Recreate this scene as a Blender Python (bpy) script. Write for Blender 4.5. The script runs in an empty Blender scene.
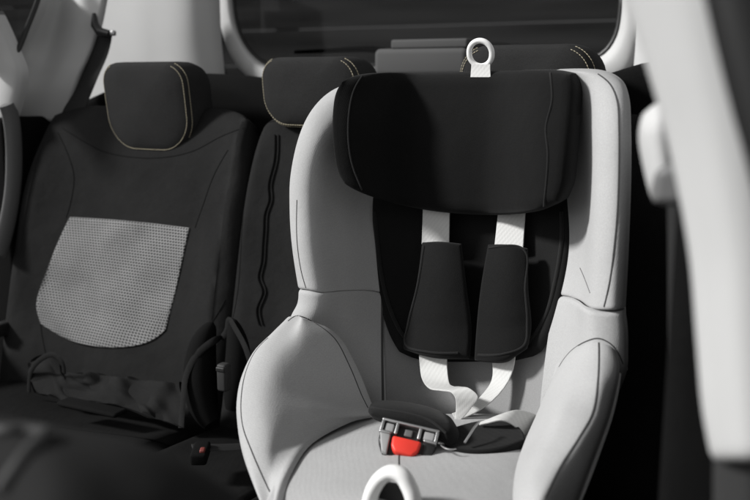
import bpy, math, random
import numpy as np
from mathutils import Vector, Matrix
from mathutils.bvhtree import BVHTree

random.seed(3)
rng = np.random.default_rng(5)
sc = bpy.context.scene
COL = sc.collection
R = math.radians

# ------------------------------------------------------------------ frames
FPX = 900.0
PITCH = R(10.7)
CAMZ = 1.25
TH = R(27.0)
CT, ST = math.cos(TH), math.sin(TH)
ORG = np.array([-0.1065, 1.43, CAMZ])          # front of the middle headrest
U = np.array([CT, -ST, 0.0])                   # across the car
V = np.array([-ST, -CT, 0.0])                  # towards the front of the car
W = np.array([0.0, 0.0, 1.0])
CAM = np.array([0.0, 0.0, CAMZ])
CAMC = np.array([(CAM - ORG) @ U, (CAM - ORG) @ V, 0.0])   # camera in car coordinates

def ray(px, py):
    x = (px - 375.0) / FPX
    y = (250.0 - py) / FPX
    d = np.array([x, math.cos(PITCH) + y * math.sin(PITCH), -math.sin(PITCH) + y * math.cos(PITCH)])
    return np.array([d @ U, d @ V, d[2]])

def PV(px, py, v):
    d = ray(px, py); return CAMC + d * ((v - CAMC[1]) / d[1])
def PU(px, py, u):
    d = ray(px, py); return CAMC + d * ((u - CAMC[0]) / d[0])
def PW(px, py, w):
    d = ray(px, py); return CAMC + d * ((w - CAMC[2]) / d[2])

# ------------------------------------------------------------------ materials
def new_mat(name):
    m = bpy.data.materials.new(name); m.use_nodes = True
    nt = m.node_tree
    return m, nt, nt.nodes['Principled BSDF']

def fabric(name, col, var=0.12, thread=0.0017, weave=900.0, bump=0.25, rough=0.92, sheen=0.0, big=6.0, dent=0.25, crease=0.0):
    m, nt, b = new_mat(name)
    N, L = nt.nodes, nt.links
    tc = N.new('ShaderNodeTexCoord')
    n1 = N.new('ShaderNodeTexNoise'); n1.inputs['Scale'].default_value = big; n1.inputs['Detail'].default_value = 6
    n2 = N.new('ShaderNodeTexNoise'); n2.inputs['Scale'].default_value = weave; n2.inputs['Detail'].default_value = 2
    L.new(tc.outputs['Object'], n1.inputs['Vector']); L.new(tc.outputs['Object'], n2.inputs['Vector'])
    ad = N.new('ShaderNodeMath'); ad.operation = 'ADD'
    m1 = N.new('ShaderNodeMath'); m1.operation = 'MULTIPLY'; m1.inputs[1].default_value = 0.5
    L.new(n1.outputs['Fac'], m1.inputs[0]); L.new(m1.outputs[0], ad.inputs[0])
    m2 = N.new('ShaderNodeMath'); m2.operation = 'MULTIPLY'; m2.inputs[1].default_value = 0.5
    L.new(n2.outputs['Fac'], m2.inputs[0]); L.new(m2.outputs[0], ad.inputs[1])
    mr = N.new('ShaderNodeMapRange'); mr.inputs['From Min'].default_value = 0.3; mr.inputs['From Max'].default_value = 0.7
    mr.inputs['To Min'].default_value = 1 - var; mr.inputs['To Max'].default_value = 1 + var
    L.new(ad.outputs[0], mr.inputs['Value'])
    hs = N.new('ShaderNodeHueSaturation'); hs.inputs['Color'].default_value = (*col, 1)
    L.new(mr.outputs[0], hs.inputs['Value'])
    L.new(hs.outputs['Color'], b.inputs['Base Color'])
    b.inputs['Roughness'].default_value = rough
    b.inputs['Specular IOR Level'].default_value = 0.06
    if sheen:
        b.inputs['Sheen Weight'].default_value = sheen; b.inputs['Sheen Roughness'].default_value = 0.5
    # woven threads crossing at right angles
    wv = []
    for d_, rot in (('X', 0), ('X', R(90))):
        mp = N.new('ShaderNodeMapping'); mp.inputs['Rotation'].default_value = (rot * .0, R(8) + rot, R(10))
        L.new(tc.outputs['Object'], mp.inputs['Vector'])
        wt = N.new('ShaderNodeTexWave'); wt.bands_direction = d_; wt.inputs['Scale'].default_value = .314 / thread
        wt.inputs['Distortion'].default_value = 2.5; wt.inputs['Detail'].default_value = 2; wt.inputs['Detail Scale'].default_value = 1.5
        L.new(mp.outputs[0], wt.inputs['Vector']); wv.append(wt.outputs['Fac'])
    wm = N.new('ShaderNodeMath'); wm.operation = 'MULTIPLY'; L.new(wv[0], wm.inputs[0]); L.new(wv[1], wm.inputs[1])
    wc = N.new('ShaderNodeMapRange'); wc.inputs['To Min'].default_value = 1 - var * .22; wc.inputs['To Max'].default_value = 1 + var * .22
    L.new(wm.outputs[0], wc.inputs['Value'])
    vm_ = N.new('ShaderNodeMath'); vm_.operation = 'MULTIPLY'; L.new(mr.outputs[0], vm_.inputs[0]); L.new(wc.outputs[0], vm_.inputs[1])
    L.new(vm_.outputs[0], hs.inputs['Value'])
    # soft dents under the cloth plus the weave
    n3 = N.new('ShaderNodeTexNoise'); n3.inputs['Scale'].default_value = 22; n3.inputs['Detail'].default_value = 3
    L.new(tc.outputs['Object'], n3.inputs['Vector'])
    bp0 = N.new('ShaderNodeBump'); bp0.inputs['Strength'].default_value = dent; bp0.inputs['Distance'].default_value = 0.004
    L.new(n3.outputs['Fac'], bp0.inputs['Height'])
    if crease:
        n4 = N.new('ShaderNodeTexNoise'); n4.noise_type = 'RIDGED_MULTIFRACTAL'; n4.inputs['Scale'].default_value = 11
        n4.inputs['Detail'].default_value = 3; n4.inputs['Distortion'].default_value = 0.8
        L.new(tc.outputs['Object'], n4.inputs['Vector'])
        bpc = N.new('ShaderNodeBump'); bpc.inputs['Strength'].default_value = crease; bpc.inputs['Distance'].default_value = 0.004
        L.new(n4.outputs['Fac'], bpc.inputs['Height']); L.new(bpc.outputs[0], bp0.inputs['Normal'])
    bp = N.new('ShaderNodeBump'); bp.inputs['Strength'].default_value = bump; bp.inputs['Distance'].default_value = 0.0006
    ws = N.new('ShaderNodeMath'); ws.operation = 'MULTIPLY_ADD'; ws.inputs[1].default_value = .28
    L.new(wm.outputs[0], ws.inputs[0]); L.new(m2.outputs[0], ws.inputs[2])
    L.new(ws.outputs[0], bp.inputs['Height']); L.new(bp0.outputs[0], bp.inputs['Normal'])
    L.new(bp.outputs[0], b.inputs['Normal'])
    return m

def plastic(name, col, rough=0.5, spec=0.4, metal=0.0, grain=0.15):
    m, nt, b = new_mat(name)
    N, L = nt.nodes, nt.links
    tc = N.new('ShaderNodeTexCoord')
    n = N.new('ShaderNodeTexNoise'); n.inputs['Scale'].default_value = 700; n.inputs['Detail'].default_value = 2
    L.new(tc.outputs['Object'], n.inputs['Vector'])
    bp = N.new('ShaderNodeBump'); bp.inputs['Strength'].default_value = grain; bp.inputs['Distance'].default_value = 0.0005
    L.new(n.outputs['Fac'], bp.inputs['Height']); L.new(bp.outputs[0], b.inputs['Normal'])
    n2 = N.new('ShaderNodeTexNoise'); n2.inputs['Scale'].default_value = 9; n2.inputs['Detail'].default_value = 5
    L.new(tc.outputs['Object'], n2.inputs['Vector'])
    mr = N.new('ShaderNodeMapRange'); mr.inputs['To Min'].default_value = 0.92; mr.inputs['To Max'].default_value = 1.08
    L.new(n2.outputs['Fac'], mr.inputs['Value'])
    hs = N.new('ShaderNodeHueSaturation'); hs.inputs['Color'].default_value = (*col, 1)
    L.new(mr.outputs[0], hs.inputs['Value']); L.new(hs.outputs['Color'], b.inputs['Base Color'])
    b.inputs['Roughness'].default_value = rough; b.inputs['Specular IOR Level'].default_value = spec
    b.inputs['Metallic'].default_value = metal
    return m

def webbing(name, col, sx, ang=0.0):
    """Woven belt: ribs along the band and a herringbone across it, in the band's own UV (metres)."""
    m, nt, b = new_mat(name)
    N, L = nt.nodes, nt.links
    uv = N.new('ShaderNodeUVMap')
    mp = N.new('ShaderNodeMapping'); mp.inputs['Rotation'].default_value = (0, 0, ang)
    L.new(uv.outputs[0], mp.inputs['Vector'])
    w1 = N.new('ShaderNodeTexWave'); w1.bands_direction = 'X'; w1.inputs['Scale'].default_value = sx
    w1.inputs['Distortion'].default_value = 0.4; w1.inputs['Detail'].default_value = 1
    L.new(mp.outputs[0], w1.inputs['Vector'])
    mp2 = N.new('ShaderNodeMapping'); mp2.inputs['Rotation'].default_value = (0, 0, R(38))
    L.new(uv.outputs[0], mp2.inputs['Vector'])
    w2 = N.new('ShaderNodeTexWave'); w2.bands_direction = 'X'; w2.inputs['Scale'].default_value = sx * 0.45
    L.new(mp2.outputs[0], w2.inputs['Vector'])
    mx = N.new('ShaderNodeMath'); mx.operation = 'ADD'
    L.new(w1.outputs['Fac'], mx.inputs[0]); L.new(w2.outputs['Fac'], mx.inputs[1])
    mr = N.new('ShaderNodeMapRange'); mr.inputs['From Max'].default_value = 2
    mr.inputs['To Min'].default_value = 0.92; mr.inputs["To Max"].default_value = 1.04
    L.new(mx.outputs[0], mr.inputs['Value'])
    hs = N.new('ShaderNodeHueSaturation'); hs.inputs['Color'].default_value = (*col, 1)
    L.new(mr.outputs[0], hs.inputs['Value']); L.new(hs.outputs['Color'], b.inputs['Base Color'])
    bp = N.new('ShaderNodeBump'); bp.inputs['Strength'].default_value = 0.15; bp.inputs['Distance'].default_value = 0.0006
    L.new(mx.outputs[0], bp.inputs['Height']); L.new(bp.outputs[0], b.inputs['Normal'])
    b.inputs['Roughness'].default_value = 0.55; b.inputs['Specular IOR Level'].default_value = 0.35
    return m

def net_mat(name):
    """Honeycomb net: pale threads round rows of dark holes, staggered like a spacer mesh (UV in metres)."""
    m, nt, b = new_mat(name)
    N, L = nt.nodes, nt.links
    uv = N.new('ShaderNodeUVMap')
    sep = N.new('ShaderNodeSeparateXYZ'); L.new(uv.outputs[0], sep.inputs[0])
    def math_(op, a, bb=None):
        n = N.new('ShaderNodeMath'); n.operation = op
        for k, x in enumerate((a, bb)):
            if x is None: continue
            if isinstance(x, (int, float)): n.inputs[k].default_value = x
            else: L.new(x, n.inputs[k])
        return n.outputs[0]
    P = 0.0064
    x = math_('MULTIPLY', sep.outputs[0], 1 / P); y = math_('MULTIPLY', sep.outputs[1], 1 / (P * 0.78))
    row = math_('FLOOR', y); odd = math_('MULTIPLY', math_('MODULO', row, 2.0), 0.5)
    fx = math_('SUBTRACT', math_('FRACT', math_('ADD', x, odd)), 0.5)
    fy = math_('SUBTRACT', math_('FRACT', y), 0.5)
    d = math_('SQRT', math_('ADD', math_('MULTIPLY', fx, fx), math_('MULTIPLY', fy, fy)))
    mr = N.new('ShaderNodeMapRange'); mr.inputs['From Min'].default_value = 0.28; mr.inputs['From Max'].default_value = 0.46
    L.new(d, mr.inputs['Value'])
    n1 = N.new('ShaderNodeTexNoise'); n1.inputs['Scale'].default_value = 14; n1.inputs['Detail'].default_value = 5
    L.new(uv.outputs[0], n1.inputs['Vector'])
    v2 = N.new('ShaderNodeMapRange'); v2.inputs['To Min'].default_value = 0.55; v2.inputs['To Max'].default_value = 1.45
    L.new(n1.outputs['Fac'], v2.inputs['Value'])
    th = N.new('ShaderNodeHueSaturation'); th.inputs['Color'].default_value = (0.22, 0.22, 0.22, 1); L.new(v2.outputs[0], th.inputs['Value'])
    mix = N.new('ShaderNodeMix'); mix.data_type = 'RGBA'
    mix.inputs['A'].default_value = (0.025, 0.025, 0.025, 1)
    L.new(mr.outputs[0], mix.inputs['Factor']); L.new(th.outputs['Color'], mix.inputs['B'])
    L.new(mix.outputs['Result'], b.inputs['Base Color'])
    bp = N.new('ShaderNodeBump'); bp.inputs['Strength'].default_value = 0.6; bp.inputs['Distance'].default_value = 0.001
    L.new(mr.outputs[0], bp.inputs['Height']); L.new(bp.outputs[0], b.inputs['Normal'])
    b.inputs['Roughness'].default_value = 0.7; b.inputs['Specular IOR Level'].default_value = 0.25
    return m

def glass_mat(name, tint, gloss=0.06):
    m = bpy.data.materials.new(name); m.use_nodes = True
    nt = m.node_tree; N, L = nt.nodes, nt.links
    N.remove(N['Principled BSDF'])
    t = N.new('ShaderNodeBsdfTransparent'); t.inputs[0].default_value = (tint, tint, tint, 1)
    g = N.new('ShaderNodeBsdfGlossy'); g.inputs['Roughness'].default_value = 0.05
    fr = N.new('ShaderNodeFresnel'); fr.inputs['IOR'].default_value = 1.18
    mx = N.new('ShaderNodeMixShader')
    L.new(fr.outputs[0], mx.inputs[0]); L.new(t.outputs[0], mx.inputs[1]); L.new(g.outputs[0], mx.inputs[2])
    L.new(mx.outputs[0], N['Material Output'].inputs[0])
    return m

GREY = fabric('grey_cover', (0.37, 0.37, 0.37), var=0.11, bump=0.5, weave=650, dent=.3, crease=.03)
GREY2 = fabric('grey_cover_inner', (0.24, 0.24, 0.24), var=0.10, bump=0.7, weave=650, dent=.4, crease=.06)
BLACKF = fabric('black_cover', (0.011, 0.011, 0.011), var=0.25, sheen=.06, bump=.6, dent=.5, crease=.08)
HEADB = fabric('black_headrest_cover', (0.007, 0.007, 0.007), var=0.25, sheen=.05, bump=.6, dent=.5, crease=.08)
SKIRTF = fabric('hem_cloth', (0.0145, 0.0145, 0.0145), var=0.25, weave=600, bump=0.6, dent=.5, crease=.15)
BLACKP = fabric('black_pad', (0.010, 0.010, 0.010), var=0.25, weave=700, sheen=.06, bump=.6, dent=.4, crease=.08)
PIPE = fabric('black_piping', (0.016, 0.016, 0.016), var=0.2, sheen=.1)
CARF = fabric('car_seat_cloth', (0.0155, 0.0155, 0.0155), var=0.3, weave=600, bump=0.8, big=9, dent=.8, crease=.5)
CUSHF = fabric('car_cushion_cloth', (0.009, 0.009, 0.009), var=0.3, weave=600, bump=0.8, dent=.6, crease=.2)
HEADF = fabric('car_headrest_cloth', (0.026, 0.026, 0.026), var=0.25, weave=600, bump=0.7, big=9)
FRONTF = fabric('front_seat_cloth', (0.016, 0.016, 0.016), var=0.2, weave=600, bump=0.4, big=9)
CARF2 = fabric('car_seat_side_cloth', (0.006, 0.006, 0.006), var=0.2, weave=600, bump=0.4)
CARPET = fabric('carpet', (0.005, 0.005, 0.005), var=0.3, weave=350, bump=0.9)  # black lining, darkened further in place of shade on door and floor
SEAM = fabric('seam_thread', (0.010, 0.010, 0.010), var=0.1)
SEAMG = fabric('grey_seam', (0.07, 0.07, 0.07), var=0.1)
THREAD = plastic('pale_thread', (0.50, 0.45, 0.33), rough=0.7, spec=0.2)
STRAP = webbing('white_webbing', (0.52, 0.52, 0.51), 150.0)
BELT = webbing('black_webbing', (0.018, 0.018, 0.018), 300.0)
TRIM = plastic('pale_trim', (0.46, 0.46, 0.457), rough=0.6, spec=0.25, grain=0.3)
WHITEP = plastic('white_plastic', (0.80, 0.80, 0.79), rough=0.4, spec=0.4, grain=0.05)
BLACKPL = plastic('black_plastic', (0.014, 0.014, 0.014), rough=0.45, spec=0.4)
GREYPL = plastic('grey_plastic', (0.12, 0.12, 0.12), rough=0.5)
MIDGREY = plastic('mid_grey_plastic', (0.30, 0.30, 0.30), rough=0.5)
DIMGREY = plastic('dim_grey_plastic', (0.03, 0.03, 0.03), rough=0.6, spec=0.2)
DULLGREY = plastic('dull_grey_plastic', (0.085, 0.085, 0.085), rough=0.85, spec=0.05)
STEEL = plastic('steel', (0.48, 0.48, 0.48), rough=0.42, metal=1.0, grain=0.05)
REDP = plastic('red_plastic', (0.72, 0.045, 0.03), rough=0.42, spec=0.35, grain=0.1)
NET = net_mat('pale_net')
GLASS = glass_mat('tinted_glass', 0.42)
GROUNDM = plastic('asphalt', (0.05, 0.05, 0.05), rough=0.95, spec=0.1, grain=0.8)
def boards_mat():
    m, nt, b = new_mat('dark_boards'); N, L = nt.nodes, nt.links
    tc = N.new('ShaderNodeTexCoord'); mp = N.new('ShaderNodeMapping'); mp.inputs['Scale'].default_value = (0.5, 0.5, 9.0)
    L.new(tc.outputs['Object'], mp.inputs['Vector'])
    n = N.new('ShaderNodeTexNoise'); n.inputs['Scale'].default_value = 1.3; n.inputs['Detail'].default_value = 7
    L.new(mp.outputs[0], n.inputs['Vector'])
    cr = N.new('ShaderNodeValToRGB'); cr.color_ramp.elements[0].position = .35; cr.color_ramp.elements[1].position = .68
    cr.color_ramp.elements[0].color = (.035, .035, .035, 1); cr.color_ramp.elements[1].color = (.12, .12, .12, 1)
    L.new(n.outputs['Fac'], cr.inputs['Fac']); L.new(cr.outputs['Color'], b.inputs['Base Color'])
    b.inputs['Roughness'].default_value = .9; b.inputs['Specular IOR Level'].default_value = .1
    return m
WALLM = boards_mat()

# ------------------------------------------------------------------ objects
class Thing:
    pass
def thing(name, label, cat, base, group=None):
    o = bpy.data.objects.new(name, None); COL.objects.link(o)
    base = np.array(base, float)
    o.location = ORG + base[0] * U + base[1] * V + base[2] * W
    o.rotation_euler = (0, 0, math.pi - TH)      # local x = -U, local y = V  (right handed)
    o.empty_display_size = 0.05
    o['label'] = label; o['category'] = cat
    if group: o['group'] = group
    t = Thing(); t.o = o; t.base = base
    return t

def to_local(P, base):
    P = np.asarray(P, float) - base
    Q = P.copy(); Q[..., 0] *= -1
    return Q
# (U, V, W) is left handed seen from above: x is mirrored so that local space is right handed.

def link(name, verts, faces, mat, th, parent=None, smooth=True, uvs=None, auto=None):
    me = bpy.data.meshes.new(name)
    L = to_local(np.asarray(verts), th.base)
    me.from_pydata([tuple(p) for p in L], [], [tuple(f)[::-1] for f in faces])
    if uvs is not None:
        ul = me.uv_layers.new(name='UVMap')
        idx = np.empty(len(me.loops), int); me.loops.foreach_get('vertex_index', idx)
        ul.data.foreach_set('uv', np.asarray(uvs, float)[idx].ravel())
    me.update()
    if smooth:
        me.polygons.foreach_set('use_smooth', [True] * len(me.polygons))
        if auto is not None:
            me.set_sharp_from_angle(angle=R(auto))
    me.materials.append(mat)
    o = bpy.data.objects.new(name, me); COL.objects.link(o)
    o.parent = parent if parent is not None else th.o
    return o

# ------------------------------------------------------------------ curves and grids
def knots(P):
    d = np.sqrt(np.linalg.norm(np.diff(P, axis=0), axis=-1))
    d = d.reshape(d.shape[0], -1).mean(1)
    return np.concatenate([[0], np.cumsum(np.maximum(d, 1e-6))])

def spline(P, ts, closed=False):
    """Catmull-Rom through P (n, ...) at parameters ts in 0..1."""
    P = np.asarray(P, float)
    n = len(P)
    k = knots(P); k = k / k[-1]
    if n == 2:
        t = np.asarray(ts).reshape((-1,) + (1,) * (P.ndim - 1)); return P[0] * (1 - t) + P[1] * t
    M = np.empty_like(P)
    for i in range(1, n - 1):
        h0, h1 = k[i] - k[i - 1], k[i + 1] - k[i]
        M[i] = ((P[i] - P[i - 1]) / h0 * h1 + (P[i + 1] - P[i]) / h1 * h0) / (h0 + h1)
    M[0] = 1.5 * (P[1] - P[0]) / (k[1] - k[0]) - 0.5 * M[1]
    M[-1] = 1.5 * (P[-1] - P[-2]) / (k[-1] - k[-2]) - 0.5 * M[-2]
    out = []
    for t in ts:
        i = min(max(int(np.searchsorted(k, t, side='right') - 1), 0), n - 2)
        h = k[i + 1] - k[i]; s = (t - k[i]) / h
        out.append((2*s**3 - 3*s**2 + 1) * P[i] + (s**3 - 2*s**2 + s) * h * M[i] + (-2*s**3 + 3*s**2) * P[i+1] + (s**3 - s**2) * h * M[i+1])
    return np.array(out)

def even(P, n):
    """n points evenly spaced along the smooth curve through P."""
    Q = spline(P, np.linspace(0, 1, 400))
    s = np.concatenate([[0], np.cumsum(np.linalg.norm(np.diff(Q, axis=0), axis=1))])
    t = np.linspace(0, s[-1], n)
    return np.stack([np.interp(t, s, Q[:, k]) for k in range(Q.shape[1])], 1)

def params(n, length, r):
    """0..1 with extra samples close to both ends, for the rolled edge."""
    base = np.linspace(0, 1, n)
    e = np.array([0, .08, .2, .36, .55, .78, 1.0]) * min(r / max(length, 1e-6), 0.45)
    return np.unique(np.round(np.concatenate([base, e, 1 - e]), 6))

def grid_normals(G):
    du = np.gradient(G, axis=1); dv = np.gradient(G, axis=0)
    n = np.cross(dv, du)
    n /= np.maximum(np.linalg.norm(n, axis=-1, keepdims=True), 1e-12)
    return n

def arc(G, axis):
    d = np.linalg.norm(np.diff(G, axis=axis), axis=-1)
    z = np.zeros_like(np.take(d, [0], axis=axis))
    return np.concatenate([z, np.cumsum(d, axis=axis)], axis=axis)

def smooth_noise(shape, cells, amp, seed):
    r = np.random.default_rng(seed)
    a = r.normal(size=(cells[0] + 3, cells[1] + 3))
    t0 = np.linspace(0, 1, shape[0]); t1 = np.linspace(0, 1, shape[1])
    b = spline(a, t0); return spline(b.T, t1).T * amp

def panel(name, ctrl, mat, th, parent=None, n=(26, 26), r=0.006, k=1.0, sides='tblr', thick=0.012,
          puff=0.0, wrinkle=0.0, wseed=1, wcells=(7, 7), sn=None, back=None):
    """Upholstery panel: smooth surface through ctrl (rows, cols, 3); edges named in sides roll back into a seam;
    a back face makes it a closed body of the given thickness."""
    C = np.asarray(ctrl, float)
    l0 = np.linalg.norm(np.diff(C, axis=0), axis=-1).sum(0).mean()
    l1 = np.linalg.norm(np.diff(C, axis=1), axis=-1).sum(1).mean()
    t0, t1 = params(n[0], l0, r), params(n[1], l1, r)
    G = spline(C, t0)
    G = np.swapaxes(spline(np.swapaxes(G, 0, 1), t1), 0, 1)
    N = grid_normals(G)
    mid = (G.shape[0] // 2, G.shape[1] // 2)
    ref = (CAMC - G[mid]) if sn is None else np.array(sn, float)
    flip = N[mid] @ ref < 0
    if flip: N = -N
    a0, a1 = arc(G, 0), arc(G, 1)
    d = np.zeros(G.shape[:2])
    def roll(dist):
        x = np.clip(1 - dist / r, 0, 1); return r * (1 - np.sqrt(1 - x * x))
    if 't' in sides: d = np.maximum(d, roll(a0))
    if 'b' in sides: d = np.maximum(d, roll(a0[-1:] - a0))
    if 'l' in sides: d = np.maximum(d, roll(a1))
    if 'r' in sides: d = np.maximum(d, roll(a1[:, -1:] - a1))
    off = -k * d
    if puff:
        e0 = np.sin(np.pi * t0)[:, None]; e1 = np.sin(np.pi * t1)[None]
        off = off + puff * np.sqrt(np.clip(e0 * e1, 0, 1))
    if wrinkle:
        off = off + smooth_noise(G.shape[:2], wcells, wrinkle, wseed)
    D = N if back is None else np.broadcast_to(-np.array(back, float), N.shape)
    S = G + D * off[..., None]
    B = G - D * thick
    r0, c0 = S.shape[:2]
    verts = np.concatenate([S.reshape(-1, 3), B.reshape(-1, 3)])
    uv = np.stack([a1, -a0], -1).reshape(-1, 2); uv = np.concatenate([uv, uv])
    faces = []
    nb = r0 * c0
    idx = lambda i, j: i * c0 + j
    for i in range(r0 - 1):
        for j in range(c0 - 1):
            f = (idx(i, j), idx(i + 1, j), idx(i + 1, j + 1), idx(i, j + 1))
            g = tuple(x + nb for x in f)
            faces.append(f[::-1] if flip else f); faces.append(g if flip else g[::-1])
    ring = [idx(0, j) for j in range(c0)] + [idx(i, c0 - 1) for i in range(1, r0)] + \
           [idx(r0 - 1, j) for j in range(c0 - 2, -1, -1)] + [idx(i, 0) for i in range(r0 - 2, 0, -1)]
    for a, b in zip(ring, ring[1:] + ring[:1]):
        f = (a, b, b + nb, a + nb)
        faces.append(f[::-1] if flip else f)
    o = link(name, verts, faces, mat, th, parent, uvs=uv, auto=62)
    tri = [(f[0], f[1], f[2], f[3]) for f in faces]
    pan = Thing(); pan.o = o; pan.S = S; pan.N = N
    pan.bvh = BVHTree.FromPolygons([tuple(p) for p in verts], tri)
    pan.th = th
    return pan

def coons(top, bottom, left, right, vf, n=(14, 14), plane=PV):
    """Grid inside four pixel curves (top/bottom left to right, left/right top to bottom); vf(s, t, px, py) gives the depth."""
    T, B = even(top, n[1]), even(bottom, n[1])
    Lc, Rc = even(left, n[0]), even(right, n[0])
    G = np.zeros((n[0], n[1], 3))
    for i, t in enumerate(np.linspace(0, 1, n[0])):
        for j, s in enumerate(np.linspace(0, 1, n[1])):
            p = (1-t)*T[j] + t*B[j] + (1-s)*Lc[i] + s*Rc[i] - ((1-s)*(1-t)*T[0] + s*(1-t)*T[-1] + (1-s)*t*B[0] + s*t*B[-1])
            G[i, j] = plane(p[0], p[1], vf(s, t, p[0], p[1]))
    return G

def rows(spec):
    """Rows of control points: (px, py, v) tuples are on the plane of that v; [du, dv, dw] lists step from the point before;
    a leading list steps from the first tuple of the row."""
    out = []
    for row in spec:
        pts = [None] * len(row)
        for i, e in enumerate(row):
            if isinstance(e, tuple): pts[i] = PV(*e)
            elif i and pts[i - 1] is not None: pts[i] = pts[i - 1] + np.array(e)
        for i in range(len(row) - 1, -1, -1):
            if pts[i] is None: pts[i] = pts[i + 1] + np.array(row[i])
        out.append(pts)
    return np.array(out)

def hit(pans, px, py):
    d = ray(px, py)
    best = None
    for p in pans if isinstance(pans, (list, tuple)) else [pans]:
        loc, nor, idx, dist = p.bvh.ray_cast(Vector(CAMC), Vector(d))
        if loc is not None and (best is None or dist < best[2]):
            nn = np.array(nor)
            if nn @ d > 0: nn = -nn
            best = (np.array(loc), nn, dist)
    return best

def trace(pans, pts, n, lift=0.0, vfall=None):
    """The curve drawn through pixels pts, laid on the panels."""
    Q = even(np.array(pts, float), n); out = []; nr = []
    for q in Q:
        h = hit(pans, q[0], q[1])
        if h is None: continue
        out.append(h[0] + h[1] * lift); nr.append(h[1])
    return np.array(out), np.array(nr)

def tube_mesh(P, rad, seg=8, closed=False, ref=None, flat=1.0, cap=True):
    P = np.asarray(P, float); n = len(P)
    if closed: Tn = np.roll(P, -1, 0) - np.roll(P, 1, 0)
    else: Tn = np.gradient(P, axis=0)
    Tn /= np.maximum(np.linalg.norm(Tn, axis=1, keepdims=True), 1e-12)
    rr = np.broadcast_to(np.asarray(rad, float), (n,))
    verts, faces = [], []
    a = np.cross(Tn[0], [0.3, 0.5, 0.81]); a /= np.linalg.norm(a)
    for i in range(n):
        if ref is not None:
            a = np.array(ref[i] if np.ndim(ref) == 2 else ref, float)
        a = a - Tn[i] * (a @ Tn[i]); a /= max(np.linalg.norm(a), 1e-9)
        b = np.cross(Tn[i], a)
        for s in range(seg):
            an = 2 * math.pi * s / seg
            verts.append(P[i] + rr[i] * (math.cos(an) * a * flat + math.sin(an) * b))
    m = n if closed else n - 1
    for i in range(m):
        for s in range(seg):
            i2 = (i + 1) % n; s2 = (s + 1) % seg
            faces.append((i*seg+s, i*seg+s2, i2*seg+s2, i2*seg+s))
    if not closed and cap:
        faces.append(tuple(range(seg - 1, -1, -1))); faces.append(tuple((n-1)*seg + s for s in range(seg)))
    # orientation: link() expects faces whose order is outward in (U,V,W) coordinates as used by panel
    return verts, faces

def join(meshes):
    V_, F_ = [], []
    for v, f in meshes:
        o = len(V_); V_.extend(v); F_.extend(tuple(x + o for x in q) for q in f)
    return V_, F_

def tube(name, P, rad, mat, th, parent=None, **kw):
    v, f = tube_mesh(P, rad, **kw)
    return fix_normals(link(name, v, f, mat, th, parent, auto=50))

def fix_normals(o):
    import bmesh
    bm = bmesh.new(); bm.from_mesh(o.data)
    bmesh.ops.recalc_face_normals(bm, faces=bm.faces)
    bm.to_mesh(o.data); bm.free()
    return o

def box_mesh(lo, hi, bev=0.0):
    lo, hi = np.minimum(lo, hi), np.maximum(lo, hi)
    if bev <= 0:
        v = [(x, y, z) for x in (lo[0], hi[0]) for y in (lo[1], hi[1]) for z in (lo[2], hi[2])]
        f = [(0,1,3,2),(4,6,7,5),(0,4,5,1),(2,3,7,6),(0,2,6,4),(1,5,7,3)]
        return v, f
    import bmesh
    bm = bmesh.new(); bmesh.ops.create_cube(bm, size=1)
    for q in bm.verts:
        q.co = Vector((lo + hi) / 2) + Vector([q.co[i] * (hi - lo)[i] for i in range(3)])
    bmesh.ops.bevel(bm, geom=list(bm.edges), offset=bev, segments=4, profile=0.5, affect='EDGES')
    bm.verts.index_update()
    v = [tuple(q.co) for q in bm.verts]; f = [tuple(x.index for x in q.verts) for q in bm.faces]
    bm.free(); return v, f

def box(name, lo, hi, mat, th, parent=None, bev=0.0, rot=None, about=None):
    v, f = box_mesh(np.array(lo, float), np.array(hi, float), bev)
    v = np.array(v)
    if rot is not None:
        c = np.array(about if about is not None else (np.array(lo) + np.array(hi)) / 2)
        M = np.array(rot); v = (v - c) @ M.T + c
    return fix_normals(link(name, v, f, mat, th, parent, auto=40))

def rotm(axis, deg):
    return np.array(Matrix.Rotation(R(deg), 3, axis))

def dashes(P, N, length, gap, w):
    """Stitches along a curve: small rounded bars standing on the cloth."""
    s = np.concatenate([[0], np.cumsum(np.linalg.norm(np.diff(P, axis=0), axis=1))])
    ms = []; t = 0
    f = lambda q: np.array([np.interp(q, s, P[:, k]) for k in range(3)])
    while t + length < s[-1]:
        a, b = f(t), f(t + length); m = f(t + length / 2)
        nn = N[min(np.searchsorted(s, t), len(N) - 1)]
        ms.append(tube_mesh(np.array([a - nn * w * .6, a * .7 + m * .3 + nn * w * .3, m + nn * w * .5, b * .7 + m * .3 + nn * w * .3, b - nn * w * .6]), [w*.7, w, w, w, w*.7], seg=5))
        t += length + gap
    return join(ms)

# ---- seams drawn on the covers
def seam(pans, pts, rad=.0011, mat=None, n=60, lift=-.0002, name='seam', th=None, parent=None):
    P, N = trace(pans, pts, n, lift)
    if len(P) < 3: return None
    return tube(name, P, rad, mat or SEAMG, th or seat, parent if parent is not None else pans[0].o, seg=6)
# ================================================================== the child car seat
seat = thing('child_car_seat', 'grey and black child car seat with white straps and red buckle button', 'child seat', PV(440, 520, 0.35) * [1, 1, 0] + [0, 0, -0.55])
S_ = seat

def lerp(a, b, t): return a + (b - a) * t
def vback(py):                     # the reclined back of the child seat
    return float(np.interp(py, [60, 75, 200, 300, 400, 440], [.105, .11, .155, .195, .245, .262]))

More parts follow.
